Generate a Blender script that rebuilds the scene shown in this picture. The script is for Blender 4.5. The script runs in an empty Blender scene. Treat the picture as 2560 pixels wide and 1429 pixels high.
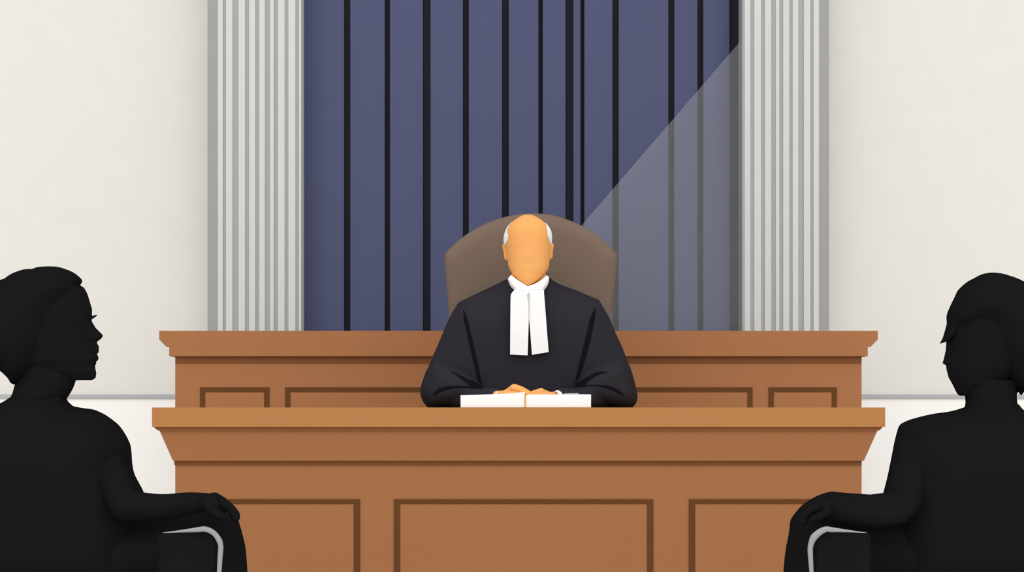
import bpy, bmesh, math
import numpy as np
from mathutils import Vector, geometry
from mathutils.bvhtree import BVHTree

# ------------------------------------------------------------------ camera, world, exposure
SC = bpy.context.scene
COL = SC.collection
F = 5194.0                      # focal length in pixels of the 2560 wide frame
CX, HY, CZ = 1296.0, 1024.0, 0.88   # vanishing column, horizon row, eye height (m)

cam_data = bpy.data.cameras.new('camera')
cam_data.sensor_width = 36.0
cam_data.lens = F / 2560.0 * 36.0
cam_data.shift_x = -(CX - 1280.0) / 2560.0
cam_data.shift_y = (HY - 714.5) / 2560.0
cam_data.clip_end = 100
cam = bpy.data.objects.new('camera', cam_data)
COL.objects.link(cam)
cam.location = (0, 0, CZ)
cam.rotation_euler = (math.radians(90), 0, 0)
SC.camera = cam

world = bpy.data.worlds.new('daylight_front_lobe')
world.use_nodes = True
SC.world = world
bg = world.node_tree.nodes['Background']
bg.inputs['Color'].default_value = (1, 1, 1, 1)
# all-round daylight plus an unseen lobe behind the viewer (-Y), added to flatten shading
wt = world.node_tree
w_tc = wt.nodes.new('ShaderNodeTexCoord')
w_dot = wt.nodes.new('ShaderNodeVectorMath')
w_dot.operation = 'DOT_PRODUCT'
w_dot.inputs[1].default_value = (0.0, -0.9, 0.44)
w_map = wt.nodes.new('ShaderNodeMapRange')
w_map.inputs['From Min'].default_value = 0.0
w_map.inputs['From Max'].default_value = 1.0
w_map.inputs['To Min'].default_value = 0.55
w_map.inputs['To Max'].default_value = 2.1
wt.links.new(w_tc.outputs['Generated'], w_dot.inputs[0])
w_cl = wt.nodes.new('ShaderNodeMath')
w_cl.operation = 'MAXIMUM'
w_cl.inputs[1].default_value = 0.0
w_pow = wt.nodes.new('ShaderNodeMath')
w_pow.operation = 'POWER'
w_pow.inputs[1].default_value = 2.0
wt.links.new(w_dot.outputs['Value'], w_cl.inputs[0])
wt.links.new(w_cl.outputs[0], w_pow.inputs[0])
wt.links.new(w_pow.outputs[0], w_map.inputs['Value'])
wt.links.new(w_map.outputs['Result'], bg.inputs['Strength'])

SC.view_settings.view_transform = 'Standard'
SC.view_settings.look = 'None'
SC.view_settings.gamma = 1.0
SC.view_settings.exposure = 0.0
SC.view_settings.use_curve_mapping = False


# ------------------------------------------------------------------ materials
def lin(c):
    c /= 255.0
    return c / 12.92 if c <= 0.04045 else ((c + 0.055) / 1.055) ** 2.4


def material(name, rgb, k=1.0, rough=0.95, grain=0.012, scale=9.0):
    """Matt surface with a faint mottled grain; rgb is the colour as it shows, k the light that falls on it."""
    m = bpy.data.materials.new(name)
    m.use_nodes = True
    nt = m.node_tree
    b = nt.nodes['Principled BSDF']
    b.inputs['Roughness'].default_value = rough
    b.inputs['Specular IOR Level'].default_value = 0.0
    base = [min(0.97, lin(c) / k) for c in rgb]
    tc = nt.nodes.new('ShaderNodeTexCoord')
    nz = nt.nodes.new('ShaderNodeTexNoise')
    nz.inputs['Scale'].default_value = scale
    nz.inputs['Detail'].default_value = 3.0
    ramp = nt.nodes.new('ShaderNodeValToRGB')
    ramp.color_ramp.elements[0].position = 0.3
    ramp.color_ramp.elements[1].position = 0.7
    ramp.color_ramp.elements[0].color = [c * (1 - grain) for c in base] + [1]
    ramp.color_ramp.elements[1].color = [min(0.98, c * (1 + grain)) for c in base] + [1]
    nt.links.new(tc.outputs['Object'], nz.inputs['Vector'])
    nt.links.new(nz.outputs['Fac'], ramp.inputs['Fac'])
    nt.links.new(ramp.outputs['Color'], b.inputs['Base Color'])
    return m


M = {}
def mat(key, *a, **k):
    M[key] = material(key, *a, **k)

mat('wall_paint', (232, 229, 222), 1.118)
mat('dado_paint', (236, 234, 230), 0.927)
mat('rail_paint', (174, 174, 176), 1.010)
mat('floor_stone', (236, 232, 226), 1.0)
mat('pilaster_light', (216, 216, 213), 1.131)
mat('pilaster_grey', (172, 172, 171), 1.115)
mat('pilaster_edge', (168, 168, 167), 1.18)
mat('curtain_navy', (79, 83, 111), 0.95)
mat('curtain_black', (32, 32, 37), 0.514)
mat('wood_mid', (164, 112, 74), 1.032)
mat('wood_rear', (163, 111, 74), 0.98)
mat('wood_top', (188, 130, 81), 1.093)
mat('wood_cornice_shade', (113, 72, 44), 0.77)
mat('wood_top_shade', (122, 77, 48), 0.66)
mat('wood_frame', (102, 66, 40), 1.013)
mat('chair_fabric', (117, 100, 88), 0.937)
mat('robe_black', (48, 47, 52), 1.012)
mat('robe_fold_shade', (24, 23, 28), 1.05)
mat('skin', (252, 181, 108), 1.12)
mat('hair_white', (219, 225, 229), 0.825)
mat('linen_white', (254, 254, 254), 1.05)
mat('clip_grey', (205, 205, 207), 1.05)
mat('paper_white', (254, 254, 253), 1.05)
mat('spine_tan', (243, 178, 112), 0.85)
mat('pen_grey', (180, 180, 184), 1.05)
mat('figure_skin', (28, 28, 29), 1.168)
mat('figure_hair', (28, 28, 29), 1.168)
mat('figure_cloth', (28, 28, 29), 1.168)
mat('chair_black', (28, 28, 29), 1.168)
mat('tube_grey', (166, 166, 166), 1.144)


# ------------------------------------------------------------------ helpers
def X(px, y):
    return (px - CX) * y / F

def Z(py, y):
    return CZ + (HY - py) * y / F

def P(px, py, y):
    return Vector((X(px, y), y, Z(py, y)))


def link(name, bm, m, parent=None, smooth=False, mats=None):
    """Link a bmesh (built in world coordinates) as one mesh object; a child keeps its place under its parent."""
    me = bpy.data.meshes.new(name)
    bmesh.ops.recalc_face_normals(bm, faces=bm.faces)
    bm.to_mesh(me)
    bm.free()
    for mm in (mats or [m]):
        me.materials.append(M[mm])
    for p in me.polygons:
        p.use_smooth = smooth
    o = bpy.data.objects.new(name, me)
    COL.objects.link(o)
    if parent is not None:
        attach(o, parent)
    return o


def wloc(o):
    v = Vector(o.location)
    while o.parent is not None:
        o = o.parent
        v += o.location
    return v


def attach(o, parent):
    off = wloc(parent)
    for v in o.data.vertices:
        v.co -= off
    o.parent = parent


def thing(name, loc, label, category, group=None):
    o = bpy.data.objects.new(name, None)
    o.empty_display_size = 0.1
    COL.objects.link(o)
    o.location = loc
    tag(o, label, category, group)
    return o


def tag(o, label, category, group=None, kind=None):
    o['label'] = label
    o['category'] = category
    if group:
        o['group'] = group
    if kind:
        o['kind'] = kind


def settle(o, loc):
    """Give a one-mesh top-level thing its origin at its own base."""
    loc = Vector(loc)
    for v in o.data.vertices:
        v.co -= loc
    o.location = loc


def structure(o):
    o['kind'] = 'structure'
    return o


def bm_box(bm, x0, x1, y0, y1, z0, z1, mi=0):
    vs = [bm.verts.new((x, y, z)) for z in (z0, z1) for (x, y) in ((x0, y0), (x1, y0), (x1, y1), (x0, y1))]
    fs = [(3, 2, 1, 0), (4, 5, 6, 7), (0, 1, 5, 4), (1, 2, 6, 5), (2, 3, 7, 6), (3, 0, 4, 7)]
    for f in fs:
        bm.faces.new([vs[i] for i in f]).material_index = mi
    return vs


def box(name, x0, x1, y0, y1, z0, z1, m, parent=None, bevel=0.0, seg=2):
    bm = bmesh.new()
    bm_box(bm, x0, x1, y0, y1, z0, z1)
    if bevel:
        bmesh.ops.bevel(bm, geom=list(bm.edges), offset=bevel, segments=seg, affect='EDGES', profile=0.5)
    return link(name, bm, m, parent)


def prism(name, poly, y0, y1, m, parent=None, bevel=0.0, shear=(0, 0)):
    """Extrude an outline given in world (x, z) from depth y0 to y1."""
    bm = bmesh.new()
    a = [bm.verts.new((x, y0, z)) for x, z in poly]
    b = [bm.verts.new((x + shear[0] * (y1 - y0), y1, z + shear[1] * (y1 - y0))) for x, z in poly]
    n = len(poly)
    bm.faces.new(a)
    bm.faces.new(b[::-1])
    for i in range(n):
        bm.faces.new([a[i], b[i], b[(i + 1) % n], a[(i + 1) % n]])
    if bevel:
        es = [e for e in bm.edges if abs(e.verts[0].co.y - e.verts[1].co.y) < 1e-6]
        bmesh.ops.bevel(bm, geom=es, offset=bevel, segments=3, affect='EDGES', profile=0.5)
    return link(name, bm, m, parent)


def frustum(name, top, bot, z1, z0, m, parent=None):
    """top and bot are (x0, x1, y0, y1) rectangles at heights z1 and z0."""
    bm = bmesh.new()
    def ring(r, z):
        return [bm.verts.new(p) for p in ((r[0], r[2], z), (r[1], r[2], z), (r[1], r[3], z), (r[0], r[3], z))]
    a, b = ring(bot, z0), ring(top, z1)
    bm.faces.new(a[::-1])
    bm.faces.new(b)
    for i in range(4):
        bm.faces.new([a[i], a[(i + 1) % 4], b[(i + 1) % 4], b[i]])
    return link(name, bm, m, parent)


def smooth_outline(pts, corner=50.0, step=5.0):
    """Round the gentle turns of a pixel outline; turns sharper than corner degrees stay corners."""
    p = np.array(pts, float)
    n = len(p)
    nx, pv = np.roll(p, -1, 0), np.roll(p, 1, 0)
    a, b = p - pv, nx - p
    la, lb = np.linalg.norm(a, axis=1), np.linalg.norm(b, axis=1)
    ang = np.degrees(np.arccos(np.clip((a * b).sum(1) / (la * lb), -1, 1)))
    t = a / la[:, None] * lb[:, None] + b / lb[:, None] * la[:, None]
    t /= np.maximum(np.linalg.norm(t, axis=1), 1e-9)[:, None]
    out = []
    for i in range(n):
        j = (i + 1) % n
        d = lb[i]
        u = b[i] / d
        m0 = u if ang[i] > corner else t[i]
        m1 = u if ang[j] > corner else t[j]
        k = max(1, int(round(d / step)))
        for s in range(k):
            s /= k
            out.append(tuple((2*s**3 - 3*s**2 + 1) * p[i] + (s**3 - 2*s**2 + s) * d * m0
                             + (-2*s**3 + 3*s**2) * p[j] + (s**3 - s**2) * d * m1))
    return out


def inside(pts, poly):
    x, y = pts[:, 0], pts[:, 1]
    c = np.zeros(len(pts), bool)
    n = len(poly)
    for i in range(n):
        x0, y0 = poly[i]
        x1, y1 = poly[i - 1]
        if y0 == y1:
            continue
        k = ((y0 > y) != (y1 > y)) & (x < (x1 - x0) * (y - y0) / (y1 - y0) + x0)
        c ^= k
    return c


def edge_dist(pts, poly):
    d = np.full(len(pts), 1e9)
    n = len(poly)
    for i in range(n):
        a, b = poly[i - 1], poly[i]
        ab = b - a
        t = np.clip(((pts - a) @ ab) / max(ab @ ab, 1e-12), 0, 1)
        d = np.minimum(d, np.linalg.norm(pts - a - t[:, None] * ab, axis=1))
    return d


def fill(poly, g):
    """Triangulate an (x, z) outline with inner points about g apart; returns points, edge distances, triangles."""
    poly = np.array(poly, float)
    lo, hi = poly.min(0), poly.max(0)
    xs = np.arange(lo[0] + g / 2, hi[0], g)
    zs = np.arange(lo[1] + g / 2, hi[1], g)
    gx, gz = np.meshgrid(xs, zs)
    gx[1::2] += g / 2
    pts = np.stack([gx.ravel(), gz.ravel()], 1)
    pts = pts[inside(pts, poly)]
    d = edge_dist(pts, poly) if len(pts) else np.zeros(0)
    pts = pts[d > g * 0.75]
    # rings just inside the rim so that its roundness is resolved
    nx, pv = np.roll(poly, -1, 0), np.roll(poly, 1, 0)
    t = nx - pv
    t /= np.maximum(np.linalg.norm(t, axis=1), 1e-9)[:, None]
    nrm = np.stack([-t[:, 1], t[:, 0]], 1)
    area = 0.5 * np.sum(poly[:, 0] * nx[:, 1] - nx[:, 0] * poly[:, 1])
    if area < 0:
        nrm = -nrm
    keep = [pts]
    for off in (g * 0.12, g * 0.42):
        q = poly + nrm * off
        q = q[inside(q, poly)]
        if len(q):
            q = q[edge_dist(q, poly) > off * 0.93]
            keep.append(q)
    pts = np.concatenate(keep) if keep else pts
    allp = [Vector(v) for v in poly] + [Vector(v) for v in pts]
    nb = len(poly)
    res = geometry.delaunay_2d_cdt(allp, [], [list(range(nb))], 1, 1e-6)
    v = np.array([tuple(q) for q in res[0]])
    d = edge_dist(v, poly)
    return v, d, res[2]


def solid_from_fill(v, d, tris, front, back):
    bm = bmesh.new()
    rim = d < 1e-5
    fv, bv = [], []
    for i in range(len(v)):
        if rim[i]:
            q = bm.verts.new(front[i] if front[i] == back[i] else (Vector(front[i]) + Vector(back[i])) / 2)
            fv.append(q); bv.append(q)
        else:
            fv.append(bm.verts.new(front[i])); bv.append(bm.verts.new(back[i]))
    for t in tris:
        for vv in ([fv[i] for i in t], [bv[i] for i in t][::-1]):
            if len(set(vv)) == 3:
                try:
                    bm.faces.new(vv)
                except ValueError:
                    pass
    return bm


def pillow_bm(px_poly, y, hmax, R, g=0.014, smooth=True, corner=50.0, back=1.0, step=5.0, lean=0.0):
    """A rounded solid with the given pixel outline at depth y: half thickness hmax, rim rounded over R metres."""
    pts = smooth_outline(px_poly, corner, step) if smooth else list(px_poly)
    poly = [(X(a, y), Z(b, y)) for a, b in pts]
    v, d, tris = fill(poly, g)
    h = hmax * np.sqrt(np.maximum(0, 1 - (1 - np.minimum(d / R, 1)) ** 2))
    yy = y + lean * (v[:, 1] - v[:, 1].min())
    v = np.stack([v[:, 0] * yy / y, CZ + (v[:, 1] - CZ) * yy / y], 1)   # a leaning limb keeps its outline
    fr = [(a, c - q, b) for (a, b), q, c in zip(v, h, yy)]
    bk = [(a, c + q * back, b) for (a, b), q, c in zip(v, h, yy)]
    return solid_from_fill(v, d, tris, fr, bk)


def pillow(name, px_poly, y, hmax, R, m, parent=None, **k):
    return link(name, pillow_bm(px_poly, y, hmax, R, **k), m, parent, smooth=True)


def loft_bm(rings):
    bm = bmesh.new()
    rr = [[bm.verts.new(p) for p in r] for r in rings]
    n = len(rr[0])
    for a, b in zip(rr, rr[1:]):
        for i in range(n):
            bm.faces.new([a[i], a[(i + 1) % n], b[(i + 1) % n], b[i]])
    for r in (rr[0], rr[-1]):
        c = bm.verts.new(sum((q.co for q in r), Vector()) / n)
        for i in range(n):
            bm.faces.new([c, r[i], r[(i + 1) % n]])
    return bm


def lerp(tab, t):
    a = np.array(tab, float)
    return float(np.interp(t, a[:, 0], a[:, 1]))


def tube_bm(path, radii, n=14, cap=True):
    path = [Vector(p) for p in path]
    if not hasattr(radii, '__len__'):
        radii = [radii] * len(path)
    radii = list(radii)
    tang = []
    for i in range(len(path)):
        t = path[min(i + 1, len(path) - 1)] - path[max(i - 1, 0)]
        tang.append(t.normalized())
    up = Vector((0, 1, 0)) if abs(tang[0].y) < 0.9 else Vector((1, 0, 0))
    u = tang[0].cross(up).normalized()
    rings = []
    def ring(c, t, u, r):
        w = t.cross(u)
        return [c + (u * math.cos(2 * math.pi * k / n) + w * math.sin(2 * math.pi * k / n)) * r for k in range(n)]
    for i, (c, t, r) in enumerate(zip(path, tang, radii)):
        u = (u - t * u.dot(t)).normalized()
        if i == 0 and cap:
            for s in (80, 55, 28):
                s = math.radians(s)
                rings.append(ring(c - t * r * math.sin(s), t, u, r * math.cos(s)))
        rings.append(ring(c, t, u, r))
        if i == len(path) - 1 and cap:
            for s in (28, 55, 80):
                s = math.radians(s)
                rings.append(ring(c + t * r * math.sin(s), t, u, r * math.cos(s)))
    return loft_bm(rings)


def curve(pts, k=8):
    """Catmull-Rom through 3-D points."""
    p = [Vector(q) for q in pts]
    p = [p[0] * 2 - p[1]] + p + [p[-1] * 2 - p[-2]]
    out = []
    for i in range(1, len(p) - 2):
        for s in range(k):
            t = s / k
            out.append(0.5 * ((2 * p[i]) + (p[i + 1] - p[i - 1]) * t + (2 * p[i - 1] - 5 * p[i] + 4 * p[i + 1] - p[i + 2]) * t * t
                              + (3 * p[i] - p[i - 1] - 3 * p[i + 1] + p[i + 2]) * t ** 3))
    out.append(p[-2])
    return out


def union(name, bms, m, parent=None):
    """Join closed solids into ONE continuous surface."""
    objs = [link('joining', b, m, smooth=True) for b in bms]
    base = objs[0]
    for o in objs[1:]:
        md = base.modifiers.new('join', 'BOOLEAN')
        md.operation = 'UNION'
        md.solver = 'MANIFOLD'
        md.object = o
    bpy.context.view_layer.update()
    dg = bpy.context.evaluated_depsgraph_get()
    me = bpy.data.meshes.new_from_object(base.evaluated_get(dg))
    for o in objs:
        old = o.data
        bpy.data.objects.remove(o)
        bpy.data.meshes.remove(old)
    me.name = name
    me.materials.clear()
    me.materials.append(M[m])
    for p in me.polygons:
        p.use_smooth = True
        p.material_index = 0
    o = bpy.data.objects.new(name, me)
    COL.objects.link(o)
    if parent is not None:
        attach(o, parent)
    return o


def rows_bm(tab, y, depth, n=40, yc=None, power=2.0):
    """Stack of oval slices: tab rows (py, left px, right px), depth rows (py, half depth m)."""
    rings = []
    a = np.array(tab, float)
    d = np.array(depth, float)
    def soft(tab, py):          # rows eased over +-12 px, less near the ends, so that no bands show
        k = min(12.0, py - tab[0][0], tab[-1][0] - py)
        q = np.linspace(py - k, py + k, 13)
        t = np.array(tab, float)
        return float(np.interp(q, t[:, 0], t[:, 1]).mean())
    for py in np.unique(np.concatenate([a[:, 0], np.arange(a[0, 0], a[-1, 0], 3.0)])):
        l, r = np.interp(py, a[:, 0], a[:, 1]), np.interp(py, a[:, 0], a[:, 2])
        h = soft(depth, py)
        c = y if yc is None else soft(yc, py)
        cx, ax, z = X((l + r) / 2, c), (r - l) / 2 * c / F, Z(py, c)
        ring = []
        for k in range(n):
            th = 2 * math.pi * k / n
            co, si = math.cos(th), math.sin(th)
            ring.append(Vector((cx + ax * math.copysign(abs(co) ** (2 / power), co), c + h * math.copysign(abs(si) ** (2 / power), si), z)))
        rings.append(ring)
    return loft_bm(rings)


# ------------------------------------------------------------------ the room
WALL, CURT, PILA, REAR, DESK = 9.0, 8.90, 8.78, 7.90, 6.20
structure(box('floor', -5, 5, -1.5, 9.15, -0.1, 0.0, 'floor_stone'))
structure(box('wall_back', -5, 5, WALL, WALL + 0.15, 0.0, 4.2, 'wall_paint'))
structure(box('dais', -2.2, 2.2, 6.86, WALL, 0.0, 0.17, 'floor_stone'))
for i, (a, b) in enumerate(((-5, X(520, PILA)), (X(2071, PILA), 5)), 1):
    structure(box('trim_%d' % i, a, b, WALL - 0.014, WALL, Z(996.3, WALL), Z(985.7, WALL), 'rail_paint', bevel=0.002))
    structure(box('baseboard_%s' % ('left', 'right')[i - 1], a if i == 1 else 2.2, -2.2 if i == 1 else b, WALL - 0.016, WALL, 0, 0.12, 'rail_paint'))
    structure(box('wall_dado_%s' % ('left', 'right')[i - 1], a, b, WALL - 0.006, WALL, 0.0, Z(996.3, WALL), 'dado_paint'))


# fluted pilasters either side of the curtain
def pilaster(stripes, outer, inner_px, label):
    """stripes: (px0, px1) of the grey flutes on the face; outer: (px0, px1) of the grey edge strip."""
    y = PILA
    allx = sorted([s for st in stripes for s in st])
    lo, hi = min(inner_px, outer[1] if outer[1] < inner_px else outer[0]), max(inner_px, outer[0] if outer[0] > inner_px else outer[1])
    t = thing('fluted_pilaster', (X((lo + hi) / 2, y), y + 0.11, 0.0), label, 'pilaster', 'fluted pilasters beside the curtain')
    bm = bmesh.new()
    prof = [(X(lo, y), WALL), (X(lo, y), y)]
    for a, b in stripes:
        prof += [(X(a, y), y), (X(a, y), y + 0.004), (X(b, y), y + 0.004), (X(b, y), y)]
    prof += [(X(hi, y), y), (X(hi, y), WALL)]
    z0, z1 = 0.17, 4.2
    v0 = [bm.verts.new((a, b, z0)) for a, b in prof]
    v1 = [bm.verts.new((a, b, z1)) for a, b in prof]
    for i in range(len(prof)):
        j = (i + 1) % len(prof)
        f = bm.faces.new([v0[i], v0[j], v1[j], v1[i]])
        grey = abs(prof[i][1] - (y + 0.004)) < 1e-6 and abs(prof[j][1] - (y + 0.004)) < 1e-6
        f.material_index = 1 if grey else 0  # shade in the flutes painted in as grey groove floors
    bm.faces.new(v0[::-1]); bm.faces.new(v1)
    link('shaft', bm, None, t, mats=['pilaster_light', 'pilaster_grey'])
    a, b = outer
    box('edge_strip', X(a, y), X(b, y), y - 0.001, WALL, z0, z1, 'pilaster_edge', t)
    return t

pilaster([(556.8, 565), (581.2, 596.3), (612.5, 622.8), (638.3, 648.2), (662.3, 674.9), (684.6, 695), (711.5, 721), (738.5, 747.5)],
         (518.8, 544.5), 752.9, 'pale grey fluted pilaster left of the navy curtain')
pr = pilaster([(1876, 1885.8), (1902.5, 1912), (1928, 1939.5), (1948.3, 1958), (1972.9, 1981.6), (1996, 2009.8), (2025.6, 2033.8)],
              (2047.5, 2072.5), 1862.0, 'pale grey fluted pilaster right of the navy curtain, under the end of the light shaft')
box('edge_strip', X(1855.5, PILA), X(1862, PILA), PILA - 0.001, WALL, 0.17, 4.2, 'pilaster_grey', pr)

# navy curtain hung between them: broad flat pleats over a black lining that shows in the gaps
cur = thing('curtain', (X(1304, CURT), CURT, 0.17), 'tall navy curtain with black gaps between its pleats, hung between the two pilasters', 'curtain')
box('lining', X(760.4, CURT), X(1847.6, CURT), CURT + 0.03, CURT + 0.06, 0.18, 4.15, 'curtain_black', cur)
pleats = [(760.4, 859.8), (875.8, 961.5), (975, 1056.8), (1076.5, 1157), (1172, 1255), (1272, 1346), (1357, 1413.5), (1433.6, 1451.0),
          (1461, 1531), (1547, 1670.8), (1686, 1743.5), (1758.5, 1823.3)]
for a, b in pleats:
    bm = bmesh.new()
    x0, x1 = X(a, CURT), X(b, CURT)
    n = 12
    hgt = min(0.007, (x1 - x0) * 0.06)
    fr = [(x0 + (x1 - x0) * k / n, CURT - hgt * (1 - (2 * k / n - 1) ** 2)) for k in range(n + 1)]
    prof = fr + [(x1, CURT + 0.02), (x0, CURT + 0.02)]
    v0 = [bm.verts.new((p, q, 0.18)) for p, q in prof]
    v1 = [bm.verts.new((p, q, 4.15)) for p, q in prof]
    for i in range(len(prof)):
        j = (i + 1) % len(prof)
        bm.faces.new([v0[i], v0[j], v1[j], v1[i]])
    bm.faces.new(v0[::-1]); bm.faces.new(v1)
    link('pleat', bm, 'curtain_navy', cur)

# slanting shaft of hazy light in front of the curtain, spilling thinly over the right pilaster
def on_edge(py):
    return 1940 + (1452 - 1940) * (py - 0) / 565.0
hz = bpy.data.materials.new('lit_haze')
hz.use_nodes = True
nt = hz.node_tree
nt.nodes.remove(nt.nodes['Principled BSDF'])
vs = nt.nodes.new('ShaderNodeVolumeScatter')
vs.inputs['Color'].default_value = (1, 0.99, 0.97, 1)
vs.inputs['Density'].default_value = 0.82
vs.inputs['Anisotropy'].default_value = -0.7
nt.links.new(vs.outputs['Volume'], nt.nodes['Material Output'].inputs['Volume'])
M['lit_haze'] = hz
YF, YB = PILA - 0.05, CURT - 0.014
dirx, dirz = (1700 - CX) / F, (HY - 280) / F
bm = bmesh.new()
def sp(px, py, y):
    # the shaft's upper face runs along one fixed direction through the edge line on the pilaster plane
    q = P(px, py, PILA)
    return Vector((q.x + dirx * (y - PILA), y, q.z + dirz * (y - PILA)))
py_in = (1850 - 1940) / (1452 - 1940) * 565.0
A = [sp(1850, py_in, YF), sp(on_edge(880), 880, YF)]
B = [sp(1850, py_in, YB), sp(on_edge(880), 880, YB)]
def vert(v):
    return bm.verts.new(v)
a0, a1 = vert(A[0]), vert(A[1])
b0, b1 = vert(B[0]), vert(B[1])
a2, b2 = vert((A[0].x, YF, A[1].z)), vert((B[0].x, YB, B[1].z))
for f in ((a0, a1, a2), (b0, b2, b1), (a0, b0, b1, a1), (a1, b1, b2, a2), (a2, b2, b0, a0)):
    bm.faces.new(f)
# its thin outer edge, tapering away over the face of the right pilaster
row = (1851.5 - 1940) / (1452 - 1940) * 565.0
outer_px = [(1851.5, row), (1945, -5.8), (2045, -5.8), (2045, 880), (1851.5, 880)]
fr = [vert(P(a, b, YF if a < 1950 else PILA - 0.005)) for a, b in outer_px]
bk = [vert(Vector((f.co.x, PILA - 0.003, f.co.z))) for f in fr]
bm.faces.new(bk[::-1])
bmesh.ops.triangulate(bm, faces=[bm.faces.new(fr)])
for k in range(5):
    bm.faces.new([fr[k], bk[k], bk[(k + 1) % 5], fr[(k + 1) % 5]])
o = link('light_shaft', bm, 'lit_haze')
tag(o, 'pale slanting shaft of hazy light across the right side of the curtain', 'light shaft', kind='stuff')
settle(o, (A[0].x, PILA, A[1].z))


# ------------------------------------------------------------------ panelled wood
def panel(parent, px, y, z0, wv, wh, inner_mat):
    """Raised panel ringed by a dark moulding: px = (left, right, top row) outside, z0 bottom height."""
    l, r, t = px
    bm = bmesh.new()
    x0, x1, z1 = X(l, y), X(r, y), Z(t, y)
    iv, ih = wv * y / F, wh * y / F
    yf = y - 0.003
    for a in ((x0, x0 + iv, z0, z1), (x1 - iv, x1, z0, z1), (x0 + iv, x1 - iv, z1 - ih, z1), (x0 + iv, x1 - iv, z0, z0 + ih)):
        bm_box(bm, a[0], a[1], yf, y + 0.01, a[2], a[3])
    fr = link('panel_frame', bm, 'wood_frame', parent)
    fr['label'] = 'dark brown moulding frame'
    box('panel', x0 + iv, x1 - iv, y - 0.002, y + 0.01, z0 + ih, z1 - ih, inner_mat, fr)

# rear screen behind the chair
rear = thing('wooden_panelling', (0, REAR + 0.06, 0.17), 'long brown wooden panelling with stepped cornice behind the judge, before the curtain', 'wood panelling')
y = REAR
cy = y - 0.022
prism('cornice', [(X(a, cy), Z(b, cy)) for a, b in ((398, 826.3), (2194.5, 826.3), (2194.5, 848), (2177, 866.3), (2169.5, 866.3), (2169.5, 890),
                                                   (423, 890), (423, 866.3), (415.5, 866.3), (398, 848))], cy, y + 0.14, 'wood_rear', rear)
o = box('shadow_band', X(438, y - 0.004), X(2154, y - 0.004), y - 0.004, y + 0.11, Z(907.7, y - 0.004), Z(890, cy), 'wood_cornice_shade', rear)
o.name = 'cornice_shade_band'  # shadow line below the rear cornice, painted as a darker wood strip
o['label'] = 'dark brown shade band under the cornice'
box('carcass', X(438, y), X(2154, y), y, y + 0.11, 0.17, Z(907.7, y), 'wood_rear', rear)
for px in ((500, 673.5, 967.5), (713, 1881.3, 967.5), (1921.3, 2092, 967.5)):
    panel(rear, px, y, 0.34, 13.2, 12.6, 'wood_rear')

# front bench
desk = thing('judge_bench', (0, DESK + 0.3, 0.0), 'wide brown wooden bench with lighter top and panelled front before the robed judge', 'bench')
y = DESK
ztop = Z(1018.0, y)
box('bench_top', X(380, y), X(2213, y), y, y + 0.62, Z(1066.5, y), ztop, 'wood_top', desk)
ys = y + 0.012
zb = Z(1076, ys)
zt = Z(1066.5, y)
o = prism('under_top_shade', [(X(384.5, ys), zt), (X(387, ys), Z(1069.5, ys)), (X(391, ys), Z(1073, ys)), (X(396, ys), zb), (X(2197, ys), zb),
                            (X(2202, ys), Z(1072, ys)), (X(2207, ys), zt)], ys, y + 0.6, 'wood_top_shade', desk)  # shade under the overhanging top put into a darker wood strip
o['label'] = 'dark brown shade strip under the top'
yc, yb2 = y + 0.02, y + 0.034
frustum('cornice', (X(399, yc), X(2193.5, yc), yc, y + 0.58), (X(432, yb2), X(2160, yb2), yb2, y + 0.56), zb, Z(1151, yb2), 'wood_mid', desk)
yd = y + 0.044
o = box('cornice_shade_band', X(435.5, yd), X(2154.5, yd), yd, y + 0.545, Z(1161.7, yd), Z(1151, yb2), 'wood_cornice_shade', desk)  # shadow line below the bench cornice, painted as dark wood
o['label'] = 'dark brown shade band under the cornice'
yp = y + 0.05
box('carcass', X(438, yp), X(2154, yp), yp, y + 0.54, 0.0, Z(1161.7, yd), 'wood_mid', desk)
for px in ((505, 900, 1247), (985, 1633, 1247), (1722, 2088, 1247)):
    panel(desk, px, yp, 0.12, 15.8, 12.3, 'wood_mid')
DESKZ = ztop

# ------------------------------------------------------------------ open book and pen on the bench
by0, by1 = 6.22, 6.60
bk = thing('open_book', (X(1313, by0), by0 + 0.12, DESKZ), 'thick white open book lying on the bench top under the judge\'s hands', 'book')
zb_ = DESKZ
def pages(pts, name='page_block'):
    prism(name, [(X(a, by0), Z(b, by0) if b < 1017 else zb_ + 0.0005) for a, b in pts], by0, by1, 'paper_white', bk)
pages([(1151.5, 1018), (1310.4, 1018), (1310.2, 1000), (1310.6, 990), (1313.0, 979.2), (1308, 979.8), (1297.7, 981), (1270, 983), (1237, 985), (1200, 986), (1151.5, 987)])
pages([(1315.4, 1018), (1477.6, 1018), (1477.6, 985.4), (1320, 985.6), (1317, 986.4), (1315.4, 988.5)])
o = box('spine', X(1310.5, by0 + 0.006), X(1315.3, by0 + 0.006), by0 + 0.006, by1 - 0.005, zb_ + 0.0005, Z(986, by0), 'spine_tan', bk)
o['label'] = 'tan spine between the page blocks'
py_ = by0 + 0.10
pbm = tube_bm([P(1409, 984.4, py_ + 0.01), P(1412, 984.35, py_ + 0.01), P(1444, 983.6, py_), P(1447, 983.5, py_)], [0.001, 0.0022, 0.0022, 0.001], n=10)
pen = link('pen', pbm, 'pen_grey', smooth=True)
tag(pen, 'thin grey pen lying on the right-hand pages of the open book', 'pen')
settle(pen, P(1428, 986, py_))

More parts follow.
